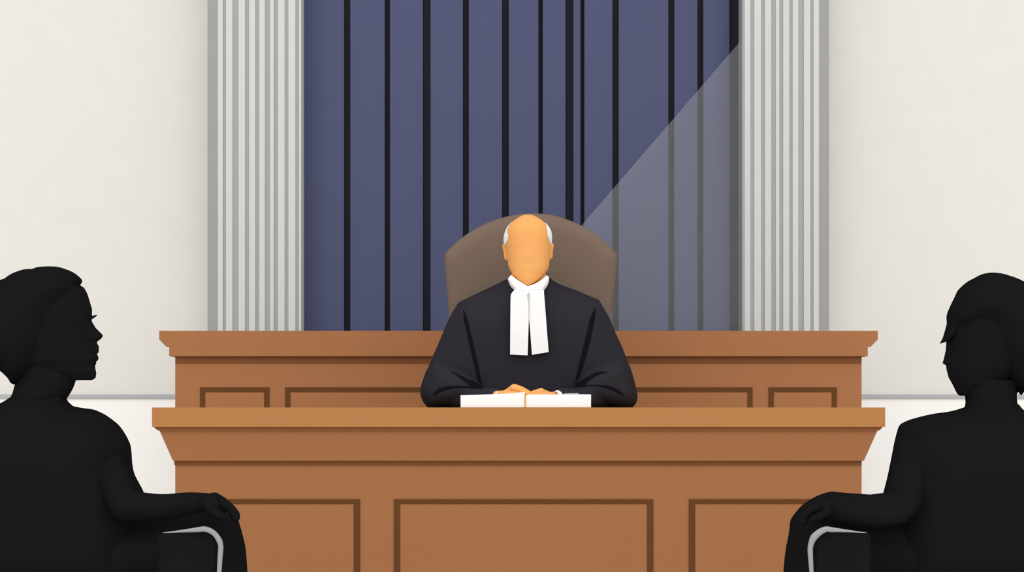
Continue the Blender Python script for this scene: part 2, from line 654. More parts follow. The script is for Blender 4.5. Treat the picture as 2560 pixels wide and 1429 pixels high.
# ------------------------------------------------------------------ judge's chair
CH = 7.27
jc = thing('high_backed_chair', (X(1328, CH), CH - 0.15, 0.17), 'grey brown high-backed chair with a rounded top behind the judge', 'chair')
back = [(1331, 533), (1300, 535), (1271, 540), (1231, 551.6), (1193, 569), (1163, 588), (1135, 610), (1110.6, 636), (1111.5, 661), (1116.5, 714), (1123, 796), (1131, 900), (1139, 1000), (1152, 1170),
        (1512, 1170), (1516, 1000), (1520, 900), (1526, 800), (1533, 745), (1541, 676), (1544.8, 638), (1523, 613.5), (1495.6, 589.5), (1458, 566), (1427.6, 552), (1392, 540), (1361, 534.5)]
pillow('backrest', back, CH, 0.05, 0.04, 'chair_fabric', jc, g=0.02, corner=40)
box('seat', X(1110, 7.0), X(1530, 7.0), 6.92, 7.24, 0.52, 0.62, 'chair_fabric', jc, bevel=0.03, seg=3)
bm = tube_bm([(X(1322, 7.05), 7.06, 0.24), (X(1322, 7.05), 7.06, 0.53)], 0.03, cap=False)
link('pedestal', bm, 'tube_grey', jc, smooth=True)
bm = tube_bm([(X(1322, 7.05), 7.06, 0.171), (X(1322, 7.05), 7.06, 0.215), (X(1322, 7.05), 7.06, 0.25)], [0.2, 0.18, 0.04], n=32, cap=False)
link('base', bm, 'tube_grey', jc, smooth=True)

# ------------------------------------------------------------------ the judge
JY = 7.0
jd = thing('person', (X(1320, JY), JY, 0.17), 'balding person with white side hair in black robe and white bands behind the bench', 'person')
HJ = 6.97
skin_rows = [(537, 1314, 1323), (538.2, 1307, 1331), (540, 1302.5, 1336.5), (543, 1298, 1342), (547, 1291.5, 1348.5), (551, 1285.5, 1354.5), (556, 1279.5, 1361), (562, 1274, 1366.2),
             (568, 1269.5, 1369.5), (578, 1265, 1373.5), (590, 1263, 1376), (604, 1263.5, 1376.3), (620, 1265.5, 1376), (650.5, 1269, 1374), (664, 1271, 1372.8), (674, 1274, 1369.8),
             (681, 1278.5, 1365), (686, 1281, 1359), (692, 1285.5, 1354), (699, 1293, 1347), (706, 1302.5, 1337), (711, 1311, 1327.5), (713.5, 1317, 1321)]
head = rows_bm(skin_rows, HJ, [(537, .014), (538.2, .034), (541, .052), (547, .072), (556, .087), (570, .098), (590, .102), (630, .1), (660, .09), (681, .072), (695, .055), (706, .04), (711, .028), (713.5, .02)],
               n=56, power=2.5, yc=[(537, HJ), (600, HJ), (630, HJ - .002), (660, HJ - .012), (681, HJ - .03), (695, HJ - .046), (706, HJ - .06), (713.5, HJ - .075)])
# gentle brow, nose, eye and mouth relief on the plain face
for v in head.verts:
    px = CX + v.co.x * F / v.co.y
    py = HY - (v.co.z - CZ) * F / v.co.y
    if v.co.y < HJ - 0.03:
        u = (px - 1320) / 10.0
        g = lambda a, s: math.exp(-((py - a) / s) ** 2)
        nose = math.exp(-u * u) * (0.003 * g(645, 10) + 0.002 * g(630, 14))
        brow = 0.0005 * g(609, 5) * math.exp(-((abs(px - 1320) - 22) / 14) ** 2)
        eye = -0.0005 * g(619, 5) * math.exp(-((abs(px - 1320) - 22) / 9) ** 2)
        lip = 0.001 * g(670, 5) * math.exp(-((px - 1320) / 14) ** 2)
        chin = 0.001 * g(698, 8) * math.exp(-((px - 1320) / 16) ** 2)
        v.co.y -= nose + brow + eye + lip + chin
ear_l = pillow_bm([(1256.2, 610.8), (1262, 609.8), (1275, 612), (1276, 652), (1265, 651.3), (1262.6, 648.8), (1259, 631), (1255.9, 615.5)], HJ + 0.01, .012, .005, g=.006, step=3)
ear_r = pillow_bm([(1383.8, 609.2), (1381.5, 608), (1366, 611), (1366, 650), (1377, 648.8), (1379.6, 646.2), (1382, 628.5), (1384.3, 611.5)], HJ + 0.01, .012, .005, g=.006, step=3)
neck = rows_bm([(660, 1282, 1362), (681, 1279.5, 1363.5), (690, 1278.5, 1364.5), (720, 1277, 1366), (760, 1262, 1380)], JY, [(660, .058), (720, .06), (760, .07)])
torso = rows_bm([(735, 1270, 1370), (752, 1215, 1428), (775, 1170, 1478), (820, 1185, 1460), (960, 1205, 1440), (1100, 1200, 1450), (1190, 1190, 1455)], 7.04,
                [(735, .06), (775, .09), (880, .105), (1000, .1), (1190, .1)])

def finger(pts, r0, r1):
    c = curve(pts, 5)
    return tube_bm(c, list(np.linspace(r0, r1, len(c))), n=10)
JH = 6.50
zpage = Z(985, by0) + 0.001
limbs = []
for s, sh, el, wr in ((-1, (1196, 800), (1125, 988), (1238, 993)), (1, (1450, 796), (1520, 988), (1400, 993))):
    limbs.append(tube_bm(curve([P(sh[0], sh[1], 7.04), P((sh[0] + el[0]) / 2, 900, 7.03), P(el[0], el[1], 6.84)], 6), list(np.linspace(.042, .03, 13)), n=16))
    limbs.append(tube_bm(curve([P(el[0], el[1], 6.84), P((el[0] + wr[0]) / 2, 995, 6.68), P(wr[0], wr[1] - 3, JH + 0.03), P(wr[0] - s * 14, wr[1] - 5, JH)], 6), list(np.linspace(.028, .013, 19)), n=16))
# left-of-frame hand: knuckles peak, fingers slope to the middle over the page
hand_a = pillow_bm([(1232, 984), (1243, 983.6), (1266, 971.2), (1286.8, 959), (1298, 963.4), (1306, 985), (1290, 992), (1250, 994), (1234, 992)], JH, .042, .02, g=.006, corner=80, step=3)
fa = []
for k in range(4):
    yy = JH - 0.038 + 0.021 * k
    L = (0.93, 1.0, 0.97, 0.82)[k]
    fa.append(finger([P(1284, 969, yy), P(1284 + 17 * L, 972.2, yy), P(1284 + 36 * L, 982.0, yy - .003), P(1284 + 47 * L, 988.5, yy - .004)], .0108, .0084))
fa.append(finger([P(1252, 984, JH - .036), P(1268, 983.5, JH - .056), P(1286, 985, JH - .066), P(1297, 986, JH - .066)], .0105, .0085))
hand_b = pillow_bm([(1402, 984), (1391, 981), (1383, 980.8), (1366, 975), (1351, 969.8), (1340, 973.2), (1330, 977), (1330, 990), (1350, 994), (1396, 993)], JH + .012, .04, .016, g=.006, corner=80, step=3)
fb = []
for k in range(4):
    yy = JH - 0.022 + 0.020 * k
    L = (0.9, 1.0, 0.96, 0.82)[k]
    fb.append(finger([P(1353, 977.5, yy), P(1353 - 13 * L, 981, yy), P(1353 - 27 * L, 985.5, yy - .003), P(1353 - 37 * L, 990.5, yy - .004)], .0102, .0082))
fb.append(finger([P(1380, 987, JH - .02), P(1366, 985.8, JH - .042), P(1350, 987, JH - .056), P(1341, 988, JH - .058)], .0100, .0082))
legs = []
for s in (-1, 1):
    cx = X(1320, 7.0) + s * 0.1
    legs.append(tube_bm(curve([(cx, 7.06, 0.72), (cx + s * .03, 6.93, 0.70), (cx + s * .04, 6.90, 0.5), (cx + s * .04, 6.93, 0.25)], 6), list(np.linspace(.075, .045, 19)), n=14))
union('body', [torso, neck, head, ear_l, ear_r] + limbs + [hand_a] + fa + [hand_b] + fb + legs, 'skin', jd)

# white hair round the sides and back of the head
rings = []
hair_tab = [(553, 1283, 1353.5), (558, 1276, 1365.0), (566, 1268.5, 1372.2), (578, 1262.4, 1378.6), (591, 1259, 1380.6), (606, 1258.8, 1379.8), (613, 1260.5, 1378)]
ht = np.array(hair_tab)
hb = bmesh.new()
grid = []
for py in np.arange(553, 613.1, 2.5):
    l, r = np.interp(py, ht[:, 0], ht[:, 1]), np.interp(py, ht[:, 0], ht[:, 2])
    lo = np.interp(py, [553, 566, 578, 592, 597, 606, 613], [1284, 1271, 1269.6, 1269.8, 1270.2, 1267.3, 1262.5])
    ro = np.interp(py, [550, 556, 563, 578, 594, 604, 610, 613], [1351, 1361.4, 1366.2, 1368.4, 1369.7, 1373.3, 1375, 1377])
    c = HJ
    ox, ax = X((l + r) / 2, c), (r - l) / 2 * c / F
    dep = lerp([(553, .082), (566, .096), (590, .107), (613, .106)], py)
    tl = math.acos(max(-1, min(1, (X(lo, c) - ox) / ax)))
    tr = math.acos(max(-1, min(1, (X(ro, c) - ox) / ax)))
    th = np.linspace(-tr, -tr + (2 * math.pi - (tl - tr)), 40) if False else np.linspace(-tr, 2 * math.pi - tl, 40)
    z = Z(py, c)
    grid.append(([Vector((ox + ax * math.cos(t), c + dep * math.sin(t), z)) for t in th],
                 [Vector((ox + (ax - .009) * math.cos(t), c + (dep - .012) * math.sin(t), z)) for t in th]))
ov = [[hb.verts.new(p) for p in g[0]] for g in grid]
iv = [[hb.verts.new(p) for p in g[1]] for g in grid]
for a in range(len(grid) - 1):
    for k in range(39):
        hb.faces.new([ov[a][k], ov[a][k + 1], ov[a + 1][k + 1], ov[a + 1][k]])
        hb.faces.new([iv[a][k], iv[a + 1][k], iv[a + 1][k + 1], iv[a][k + 1]])
    for k in (0, 39):
        hb.faces.new([ov[a][k], ov[a + 1][k], iv[a + 1][k], iv[a][k]])
for a in (0, len(grid) - 1):
    for k in range(39):
        hb.faces.new([ov[a][k], iv[a][k], iv[a][k + 1], ov[a][k + 1]])
o = link('hair', hb, 'hair_white', jd, smooth=True)
o['label'] = 'white hair round the sides of the bald head'

# robe: torso and two wide sleeves joined into one garment
RY = 7.03
robe_out = [(1269, 696), (1261.5, 700), (1204, 727.5), (1146, 755.5), (1123, 795), (1110, 825), (1093, 865), (1074.7, 907), (1060, 942), (1052, 966.5), (1051.2, 985.5), (1055.7, 1000), (1068.8, 1017.8),
            (1150, 1022), (1165, 1100), (1150, 1211), (1490, 1211), (1475, 1100), (1490, 1022),
            (1581.7, 1017.8), (1590.5, 1007), (1593.8, 992.6), (1589.5, 966.5), (1580, 932), (1570, 904.6), (1554, 864), (1536.5, 826), (1525, 797.5), (1497, 749), (1440, 725), (1382, 700), (1372.7, 692), (1366, 690), (1320, 722), (1277, 690)]
rb = pillow_bm(robe_out, RY, .15, .13, g=.018, corner=24, step=6)
slv_l = pillow_bm([(1066, 926), (1060, 942), (1052.3, 966.5), (1051.5, 985.5), (1056, 1000), (1069, 1017.6), (1150, 1017.6), (1236, 1004), (1241, 984), (1222, 976), (1196, 955), (1140, 915), (1090, 895)], 6.77, .17, .055, g=.014, corner=60, back=.7)
slv_r = pillow_bm([(1572, 912), (1581, 936), (1589, 966.5), (1593.2, 992.6), (1590, 1007), (1581.5, 1017.6), (1490, 1017.6), (1410, 1004), (1403, 983), (1430, 972), (1440, 955), (1500, 905), (1550, 890)], 6.77, .17, .055, g=.014, corner=60, back=.7)
cuffside = []
for a, b, c in (((1130, 992), (1190, 994), (1236, 989.5)), ((1510, 992), (1455, 994), (1404, 989.5))):
    cuffside.append(tube_bm(curve([P(a[0], a[1], 6.68), P(b[0], b[1], 6.60), P(c[0], c[1], 6.535)], 6), list(np.linspace(.034, .026, 13)), n=16))
robe = union('robe', [rb, slv_l, slv_r] + cuffside, 'robe_black', jd)

# shade of the folds painted as near-black strips lying on the robe
off = wloc(robe)
tree = BVHTree.FromPolygons([tuple(v.co + off) for v in robe.data.vertices], [tuple(p.vertices) for p in robe.data.polygons])
eye = Vector((0, 0, CZ))
def fold_shade_strip(outline):
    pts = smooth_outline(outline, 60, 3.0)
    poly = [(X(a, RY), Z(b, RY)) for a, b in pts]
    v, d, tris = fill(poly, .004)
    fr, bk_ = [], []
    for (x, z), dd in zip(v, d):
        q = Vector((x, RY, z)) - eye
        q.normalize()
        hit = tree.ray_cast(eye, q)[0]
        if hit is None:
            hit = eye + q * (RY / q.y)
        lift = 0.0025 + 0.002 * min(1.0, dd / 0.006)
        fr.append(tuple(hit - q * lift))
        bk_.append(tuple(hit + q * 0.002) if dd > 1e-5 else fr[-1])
    o = link('fold_shade', solid_from_fill(v, d, tris, fr, bk_), 'robe_fold_shade', robe, smooth=True)
    o['label'] = 'near-black strip for the fold shade on the sleeve'
fold_shade_strip([(1158.1, 772), (1168.2, 797), (1177.5, 835.6), (1186.7, 874.2), (1195, 911), (1208, 972.4), (1200, 972), (1198.4, 960.6), (1193.4, 943), (1185.8, 911), (1177.5, 877.5), (1169, 840.6), (1161.5, 807), (1158.5, 785)])
fold_shade_strip([(1125.4, 928.6), (1134.6, 929.8), (1154, 938.6), (1170.7, 947.2), (1199.3, 961.5), (1204, 972), (1187.5, 970), (1177.5, 964.2), (1164, 955), (1148.9, 942.4), (1137, 934)])
fold_shade_strip([(1082.4, 984.2), (1091.8, 973.8), (1105.3, 967.2), (1128.8, 963.8), (1154, 963.5), (1177.5, 964.6), (1197, 967.5), (1207.7, 972.4), (1187.5, 970.9), (1164, 969.2), (1137, 969.8), (1112, 975), (1097, 981.8), (1085, 988.5)])
fold_shade_strip([(1487.7, 768.2), (1488.5, 775), (1485.7, 803.7), (1478.9, 837), (1468.8, 877.5), (1457, 916), (1445.2, 956), (1443, 966), (1435, 968.3), (1441.8, 934.6), (1450.2, 899.4), (1460.3, 859), (1468.7, 825.5), (1475.4, 797), (1481.3, 781.8)])
fold_shade_strip([(1445.2, 955.8), (1460.3, 946.2), (1478.8, 935.3), (1495.6, 929), (1510.7, 927.6), (1520.4, 930), (1504, 933.2), (1487, 940.7), (1473.7, 949.9), (1459.5, 964.4), (1436, 968.3)])
fold_shade_strip([(1437, 967.9), (1459.5, 963.2), (1478.8, 961.2), (1504, 961.7), (1524, 964), (1541, 970.4), (1554, 978.8), (1560.4, 988.6), (1554, 987), (1544, 981.1), (1527.5, 973.5), (1510.7, 967.6), (1490.5, 964.7), (1470, 964.2), (1453.6, 966.4)])

# collar, two hanging bands, clip, cuffs
CY = 6.905
pillow('collar', [(1277.6, 686.8), (1286, 693), (1302, 704), (1319, 714.2), (1338, 708), (1354, 698.5), (1366.8, 687.4), (1372.8, 692.6), (1372.2, 703), (1367.2, 716.5), (1360.2, 726.3), (1358, 733), (1282, 735), (1285.4, 724.8), (1279, 719), (1272.7, 708), (1269, 696)],
       CY, .035, .006, 'linen_white', jd, g=.007, corner=40, step=3)
BY = 6.855
def band(pts, y):
    q = [(a, b) for a, b in pts]
    prism('neck_band', [(X(a, y), Z(b, y)) for a, b in q], y - .004, y + .004, 'linen_white', jd)
band([(1285.5, 724.5), (1319.6, 724.5), (1321.8, 743), (1322.4, 789), (1319.2, 887.8), (1275.2, 885.7), (1276.2, 752), (1276.6, 741), (1278, 733.5)], BY)
band([(1319.6, 724.5), (1359.8, 724.5), (1360.6, 738), (1371.6, 879.6), (1329.8, 886.6), (1322.4, 789), (1321.8, 743)], BY)
cb = [(1321.2, 729.8), (1325.8, 737.6), (1323.4, 743.2), (1324.2, 760), (1323.6, 792), (1321.8, 792), (1321.2, 760), (1319.6, 743.2), (1317, 737.6)]
o = prism('band_clip', [(X(a, BY - .005), Z(b, BY - .005)) for a, b in cb], BY - .0065, BY - .003, 'clip_grey', jd)
o['label'] = 'grey diamond clip between the bands'
for pts in ([(1236.6, 985.5), (1238.5, 981.8), (1242, 979.2), (1246.5, 979), (1245.8, 982), (1242, 986), (1244, 1000), (1236, 1000)],
            [(1385.8, 978), (1389, 976), (1394.5, 975), (1398.5, 976.4), (1401.7, 979), (1405, 982.6), (1407.6, 987), (1407, 1000), (1397, 1000), (1394, 985), (1390.5, 980)]):
    o = pillow('cuff', pts, JH - .003, .047, .01, 'linen_white', jd, g=.005, corner=50, step=2)


# ------------------------------------------------------------------ the two dark figures in front
def profile_head(front, base, back, half, y, sgn, spread):
    """Head seen from the side: front profile, a plain base profile under it, and how far each feature spreads sideways."""
    f, b0, bk_, hw, sd = (np.array(t, float) for t in (front, base, back, half, spread))
    r0, r1 = max(f[:, 1].min(), b0[:, 1].min()), min(f[:, 1].max(), b0[:, 1].max())
    rows = np.unique(np.concatenate([np.arange(r0, r1, 2.0), f[:, 1], [r1]]))
    rows = rows[(rows >= r0) & (rows <= r1)]
    th = np.linspace(-1, 1, 73)[:-1]
    th = np.pi * np.sign(th) * np.abs(th) ** 1.5
    rings = []
    for py in rows:
        xf = np.interp(py, f[:, 1], f[:, 0]); xb0 = np.interp(py, b0[:, 1], b0[:, 0]); xk = np.interp(py, bk_[:, 1], bk_[:, 0])
        h = np.interp(py, hw[:, 0], hw[:, 1]); w = np.interp(py, sd[:, 0], sd[:, 1])
        cx, ax, z = X((xb0 + xk) / 2, y), (xb0 - xk) / 2 * y / F, Z(py, y)
        dev = (xf - xb0) * y / F
        ring = []
        for t in th:
            yy = h * math.sin(t)
            k = math.exp(-(yy / w) ** 2) * (1 if math.cos(t) > 0 else 0)
            ring.append(Vector((cx + ax * math.cos(t) + dev * k, y + yy, z)))
        rings.append(ring)
    return loft_bm(rings)


def armchair(pts_outer, pts_inner, tip, sx, y_near, y_far, seat_px, back_px, panel_px, label):
    """Black armchair on a bent grey tube frame; pts run from the thin tip of the arm round to the front leg."""
    ym = (y_near + y_far) / 2
    t = thing('armchair', (X(sum(seat_px) / 2, ym), ym, 0), label, 'armchair', 'armchairs in front of the bench')
    def skew(o):          # the chair is turned a little, its far side away from the aisle
        for v in o.data.vertices:
            v.co.x -= sx * 0.15 * (v.co.y + wloc(t).y - y_near)
        return o
    mids = [((a[0] + b[0]) / 2, (a[1] + b[1]) / 2, math.dist(a, b) / 2) for a, b in zip(pts_outer, pts_inner)]
    for yy in (y_near, y_far):
        s = ym / ym
        path = [P(tip[0], tip[1], y_near)] + [P(m[0], m[1], y_near) for m in mids]
        rad = [0.0006] + [m[2] * y_near / F for m in mids]
        path = [Vector((p.x, yy, p.z)) for p in path]
        last = path[-1]
        path.append(Vector((last.x, yy, 0.005)))
        rad.append(rad[-1])
        fine = curve(path[:-1], 6) + [path[-1]]
        r2 = list(np.interp(np.linspace(0, len(path) - 2, len(fine) - 1), range(len(path) - 1), rad[:-1])) + [rad[-1]]
        o = link('arm_tube', tube_bm(fine, r2, n=16, cap=False), 'tube_grey', t, smooth=True)
        o['label'] = 'grey bent tube arm and front leg'
        skew(o)
        d = 0.035 if yy == y_near else -0.035
        poly = [(X(a, y_near), Z(b, y_near)) for a, b in panel_px]
        skew(prism('arm_panel', poly, min(yy + d * .4, yy + d * 1.4), max(yy + d * .4, yy + d * 1.4), 'chair_black', t, bevel=0.008))
    a, b = sorted(X(q, ym) for q in seat_px)
    skew(box('seat', a, b, y_near + .055, y_far - .055, .37, .44, 'chair_black', t, bevel=.025, seg=3))
    a, b = sorted(X(q, ym) for q in back_px)
    skew(box('backrest', a, b, y_near + .04, y_far - .04, .40, .80, 'chair_black', t, bevel=.03, seg=3))
    xr = (a + b) / 2
    for yy in (y_near + .03, y_far - .03):
        skew(link('rear_leg', tube_bm([(xr, yy, .005), (xr, yy, .44)], .011, n=14, cap=False), 'tube_grey', t, smooth=True))
    return t


def shoe_bm(x, y, sgn):
    return tube_bm(curve([(x - sgn * .05, y, .045), (x + sgn * .06, y, .045), (x + sgn * .15, y, .032)], 5), list(np.linspace(.04, .028, 11)), n=14)


# ---- left figure
LY = 4.60
pl = thing('person', (X(160, LY), LY, 0), 'person in black seen in profile facing right, hair in a bob with a forelock', 'person')
front = [(100, 684), (150, 690), (185, 700), (198, 711), (209.4, 718.6), (217, 732.4), (223.3, 752.4), (229.4, 772.4), (229, 787), (228.8, 802), (238.7, 818.6), (255.6, 835.6), (257.2, 839.6), (252.5, 846.4),
         (242.4, 854), (242.7, 857.8), (246.7, 864.8), (246.7, 880), (242, 884), (246, 892.6), (245.5, 898.7), (240.2, 903.3), (240, 908.6), (237.5, 912.6), (237.8, 920.3), (240.5, 932.6), (238.7, 943.4), (235, 947), (229.4, 949.4)]
base = [(100, 684), (150, 690), (185, 700), (198, 711), (209.4, 718.6), (217, 732.4), (223.3, 752.4), (227, 772.4), (226, 800), (225, 830), (229, 860), (233, 885), (232, 905), (232, 930), (230, 943), (224, 949.4)]
bkp = [(60, 684), (0, 700), (-35, 740), (-48, 790), (-45, 840), (-10, 890), (40, 920), (110, 940), (150, 949.4)]
half = [(684, .02), (690, .04), (710, .06), (750, .073), (800, .075), (850, .07), (900, .06), (930, .045), (949.4, .028)]
spread = [(684, .05), (772, .03), (802, .012), (845, .017), (858, .014), (866, .024), (900, .024), (912, .03), (950, .026)]
hd = profile_head(front, base, bkp, half, LY, 1, spread)
nk = rows_bm([(915, 45, 188), (949, 43, 189), (961, 38.5, 185), (970, 36, 181.5), (984, 32, 173.5), (993, 27, 167.5), (1003, 14, 150), (1040, -20, 190)], LY, [(915, .05), (993, .058), (1040, .075)])
ts = rows_bm([(1030, -70, 225), (1060, -95, 275), (1110, -100, 300), (1250, -70, 270), (1500, -60, 290)], LY + .05, [(1030, .06), (1110, .095), (1500, .105)])
NY = 4.42
arms = [tube_bm(curve([P(238, 1112, LY - .02), P(274, 1180, LY - .07), P(312, 1264, NY + .035)], 6), list(np.linspace(.042, .034, 13)), n=16),
        tube_bm(curve([P(312, 1264, NY + .035), P(400, 1268, NY + .03), P(470, 1258, NY + .015), P(520, 1254, NY)], 6), list(np.linspace(.034, .019, 19)), n=16),
        tube_bm(curve([P(-60, 1095, LY + .06), P(-70, 1190, LY + .12), P(0, 1290, LY + .16), P(200, 1310, LY + .15)], 6), list(np.linspace(.045, .02, 19)), n=16)]
palm = pillow_bm([(500, 1236), (519, 1233.4), (540.5, 1230.8), (552, 1237.5), (564.5, 1246), (572, 1262), (560, 1282), (530, 1284), (505, 1276)], NY, .04, .018, g=.008, corner=70, step=4)
hand = [palm]
for k in range(4):
    yy = NY - .033 + .022 * k
    L = (0.0, 1.0, .6, -4.0)[k]
    hand.append(finger([P(556, 1254.5, yy), P(572, 1265.5, yy), P(587.5 + .4 * L, 1284, yy), P(589.5 + .4 * L, 1292.5, yy)], .0098, .0088))
hand.append(finger([P(520, 1268, NY - .035), P(538, 1282, NY - .05), P(556, 1291, NY - .052)], .0105, .009))
lg = []
for yy, dx in ((LY - .06, 0), (LY + .14, -20)):
    lg.append(tube_bm(curve([P(40, 1430, yy), P(250, 1405, yy), P(490 + dx, 1378, yy), P(540 + dx, 1450, yy), P(545 + dx, 1700, yy), P(525 + dx, 1960, yy)], 6), list(np.interp(np.arange(31), [0, 12, 18, 30], [.075, .062, .05, .035])), n=16))
    lg.append(shoe_bm(X(525 + dx, yy), yy, 1))
union('body', [ts, nk, hd] + arms + hand + lg, 'figure_skin', pl)
hair_l = [(0, 710), (11, 699), (24.6, 688.5), (36, 682), (49, 677), (60, 673.5), (72.4, 671.7), (83, 671.7), (95.5, 667.3), (114, 665.4), (128, 665.4), (141.7, 666.2), (163, 672), (185, 681.6), (197, 691), (202, 697), (203, 702), (201.7, 706), (198.6, 710.3),
          (196, 718), (190, 745), (170, 775), (150, 830), (130, 880), (100, 925), (70, 950), (38.5, 961), (33.3, 960.3), (23, 946.5), (10.8, 934), (0, 925.8), (-30, 905), (-55, 870), (-66, 830), (-64, 785), (-48, 752), (-25, 730)]
pillow('hair', hair_l, LY, .105, .10, 'figure_hair', pl, g=.014, corner=55)
lash = [(226, 787.5), (233.5, 788.2), (239, 786.8), (242.2, 786.6), (242.4, 788), (238.5, 792), (233.6, 795.2), (228.6, 798.2), (224, 797)]
pillow('eyelash', lash, LY - .004, .012, .012, 'figure_hair', pl, g=.005, step=2)
jk = pillow_bm([(166, 986.3), (163.2, 989.2), (162.4, 993), (163.4, 997.5), (166.2, 1002.3), (171.5, 1007.5), (179, 1013), (193, 1016.8), (209.4, 1019.6), (235.6, 1023.6), (253, 1031), (276, 1046.3), (292.5, 1060), (306, 1078), (317, 1097.6), (323, 1112.6), (325.4, 1129), (327.2, 1156), (330, 1174), (358, 1236.3),
                (366, 1290), (372, 1390), (360, 1514), (0, 1516), (-115, 1514), (-140, 1300), (-135, 1150), (-105, 1070), (-60, 1034), (-20, 1016), (0, 1007.8), (12.3, 1002.6), (26, 994), (40, 985)], LY, .15, .13, g=.02, corner=30, step=7)
slv = pillow_bm([(272, 1085), (292, 1078), (311, 1092), (322, 1114), (325, 1135), (330, 1176), (357.5, 1236), (390, 1235), (435.4, 1230.8), (468.4, 1227.4), (492.4, 1225), (507.5, 1228.8), (519.8, 1233), (526, 1240), (522, 1275), (510, 1296), (440, 1312), (370, 1318), (310, 1308), (272, 1270), (258, 1200), (258, 1130)],
                 NY, .06, .045, g=.012, corner=28, step=6, lean=.85)
union('jacket', [jk, slv], 'figure_cloth', pl)
tr = pillow_bm([(60, 1420), (200, 1350), (330, 1306), (420, 1284), (490, 1274), (540, 1266), (572, 1270), (586, 1284), (595.8, 1302.4), (601, 1319), (606.5, 1339), (614, 1375), (616, 1400), (618, 1429), (621, 1500), (612, 1600), (600, 1750), (588, 1950), (492, 1950), (490, 1750), (488, 1530), (300, 1515), (100, 1515), (40, 1480)],
                LY - .03, .085, .075, g=.018, corner=45, step=8)
tr2 = pillow_bm([(40, 1430), (200, 1380), (420, 1345), (540, 1345), (590, 1380), (598, 1440), (590, 1600), (575, 1950), (490, 1950), (488, 1700), (482, 1530), (300, 1515), (100, 1515)], LY + .14, .08, .07, g=.02, corner=45, step=8)
union('trousers', [tr, tr2], 'figure_cloth', pl)
armchair([(450, 1324.2), (492.4, 1317.2), (510.5, 1315), (525.5, 1318.7), (540.5, 1329), (552.5, 1344.5), (557.8, 1360), (558.5, 1371), (556, 1400), (554, 1429)],
         [(450, 1330.4), (492.4, 1329.9), (509, 1328.8), (522.5, 1332), (535.5, 1341.5), (543.5, 1356), (545.2, 1364), (545, 1372), (543.4, 1400), (542, 1429)],
         (407, 1331), 1, LY - .30, LY + .30, (20, 470), (-190, -130), [(395, 1336), (500, 1332), (520, 1336), (535, 1348), (541, 1368), (539, 1540), (395, 1540)],
         'black armchair with a bent grey arm tube under the person facing right')

# ---- right figure
RYR = 4.60
prn = thing('person', (X(2420, RYR), RYR, 0), 'person in black seen in profile facing left, hair with a pointed fringe', 'person')
front = [(2480, 694), (2440, 702), (2418, 716), (2402, 732), (2391, 750), (2379, 774), (2373.5, 790), (2372, 800), (2372, 815), (2370, 835), (2366.3, 853.4), (2364.8, 874), (2360, 895.6), (2356.5, 907.3), (2359, 909.2), (2365.4, 912), (2367.8, 926.4), (2372.5, 943.4), (2383, 961.8), (2389.4, 975.7), (2394, 984), (2398, 987.2), (2402.3, 988.6)]
base = [(2480, 694), (2440, 702), (2418, 716), (2402, 732), (2391, 750), (2379, 774), (2373.5, 790), (2372, 815), (2371, 840), (2371, 870), (2370, 900), (2369, 912), (2370, 926.4), (2374, 943.4), (2384, 961.8), (2391, 975.7), (2397, 984), (2402, 987.2), (2406, 988.6)]
bkp = [(2520, 694), (2560, 716), (2585, 750), (2596, 800), (2596, 860), (2570, 915), (2520, 950), (2450, 975), (2420, 988.6)]
half = [(694, .02), (702, .04), (720, .06), (760, .074), (810, .076), (870, .072), (920, .062), (960, .045), (988.6, .02)]
spread = [(694, .05), (815, .03), (853, .013), (900, .016), (912, .02), (930, .03), (990, .026)]
hd = profile_head(front, base, bkp, half, RYR, -1, spread)
nk = rows_bm([(950, 2410, 2540), (985, 2411.5, 2541), (991, 2414, 2540.5), (1006, 2415.2, 2541.5), (1016, 2413.5, 2545), (1050, 2370, 2580)], RYR, [(950, .05), (1006, .058), (1050, .08)])
ts = rows_bm([(1045, 2340, 2620), (1080, 2300, 2650), (1130, 2290, 2660), (1300, 2310, 2640), (1500, 2300, 2650)], RYR + .05, [(1045, .06), (1130, .095), (1500, .105)])
arms = [tube_bm(curve([P(2325, 1112, RYR - .02), P(2294, 1185, RYR - .07), P(2258, 1264, NY + .035)], 6), list(np.linspace(.042, .034, 13)), n=16),
        tube_bm(curve([P(2258, 1264, NY + .035), P(2180, 1270, NY + .03), P(2110, 1270, NY + .015), P(2070, 1272, NY)], 6), list(np.linspace(.034, .022, 19)), n=16),
        tube_bm(curve([P(2640, 1110, RYR + .06), P(2645, 1200, RYR + .12), P(2560, 1300, RYR + .16), P(2380, 1315, RYR + .15)], 6), list(np.linspace(.045, .02, 19)), n=16)]
palm = pillow_bm([(2084, 1252), (2068, 1248), (2045, 1256), (2032, 1270), (2036, 1290), (2060, 1296), (2084, 1290)], NY, .034, .016, g=.008, corner=70, step=4)
hand = [palm]
for k in range(4):
    yy = NY - .03 + .02 * k
    hand.append(finger([P(2044, 1268, yy), P(2026, 1274, yy), P(2012, 1290, yy), P(2008, 1303, yy)], .0098, .0086))
hand.append(finger([P(2068, 1280, NY - .03), P(2050, 1290, NY - .042), P(2034, 1297, NY - .044)], .0105, .009))
lg = []
for yy, dx in ((LY - .06, 0), (LY + .14, 20)):
    lg.append(tube_bm(curve([P(2540, 1430, yy), P(2330, 1405, yy), P(2088 + dx, 1378, yy), P(2038 + dx, 1450, yy), P(2035 + dx, 1700, yy), P(2055 + dx, 1960, yy)], 6), list(np.interp(np.arange(31), [0, 12, 18, 30], [.075, .062, .05, .035])), n=16))
    lg.append(shoe_bm(X(2055 + dx, yy), yy, -1))
union('body', [ts, nk, hd] + arms + hand + lg, 'figure_skin', prn)
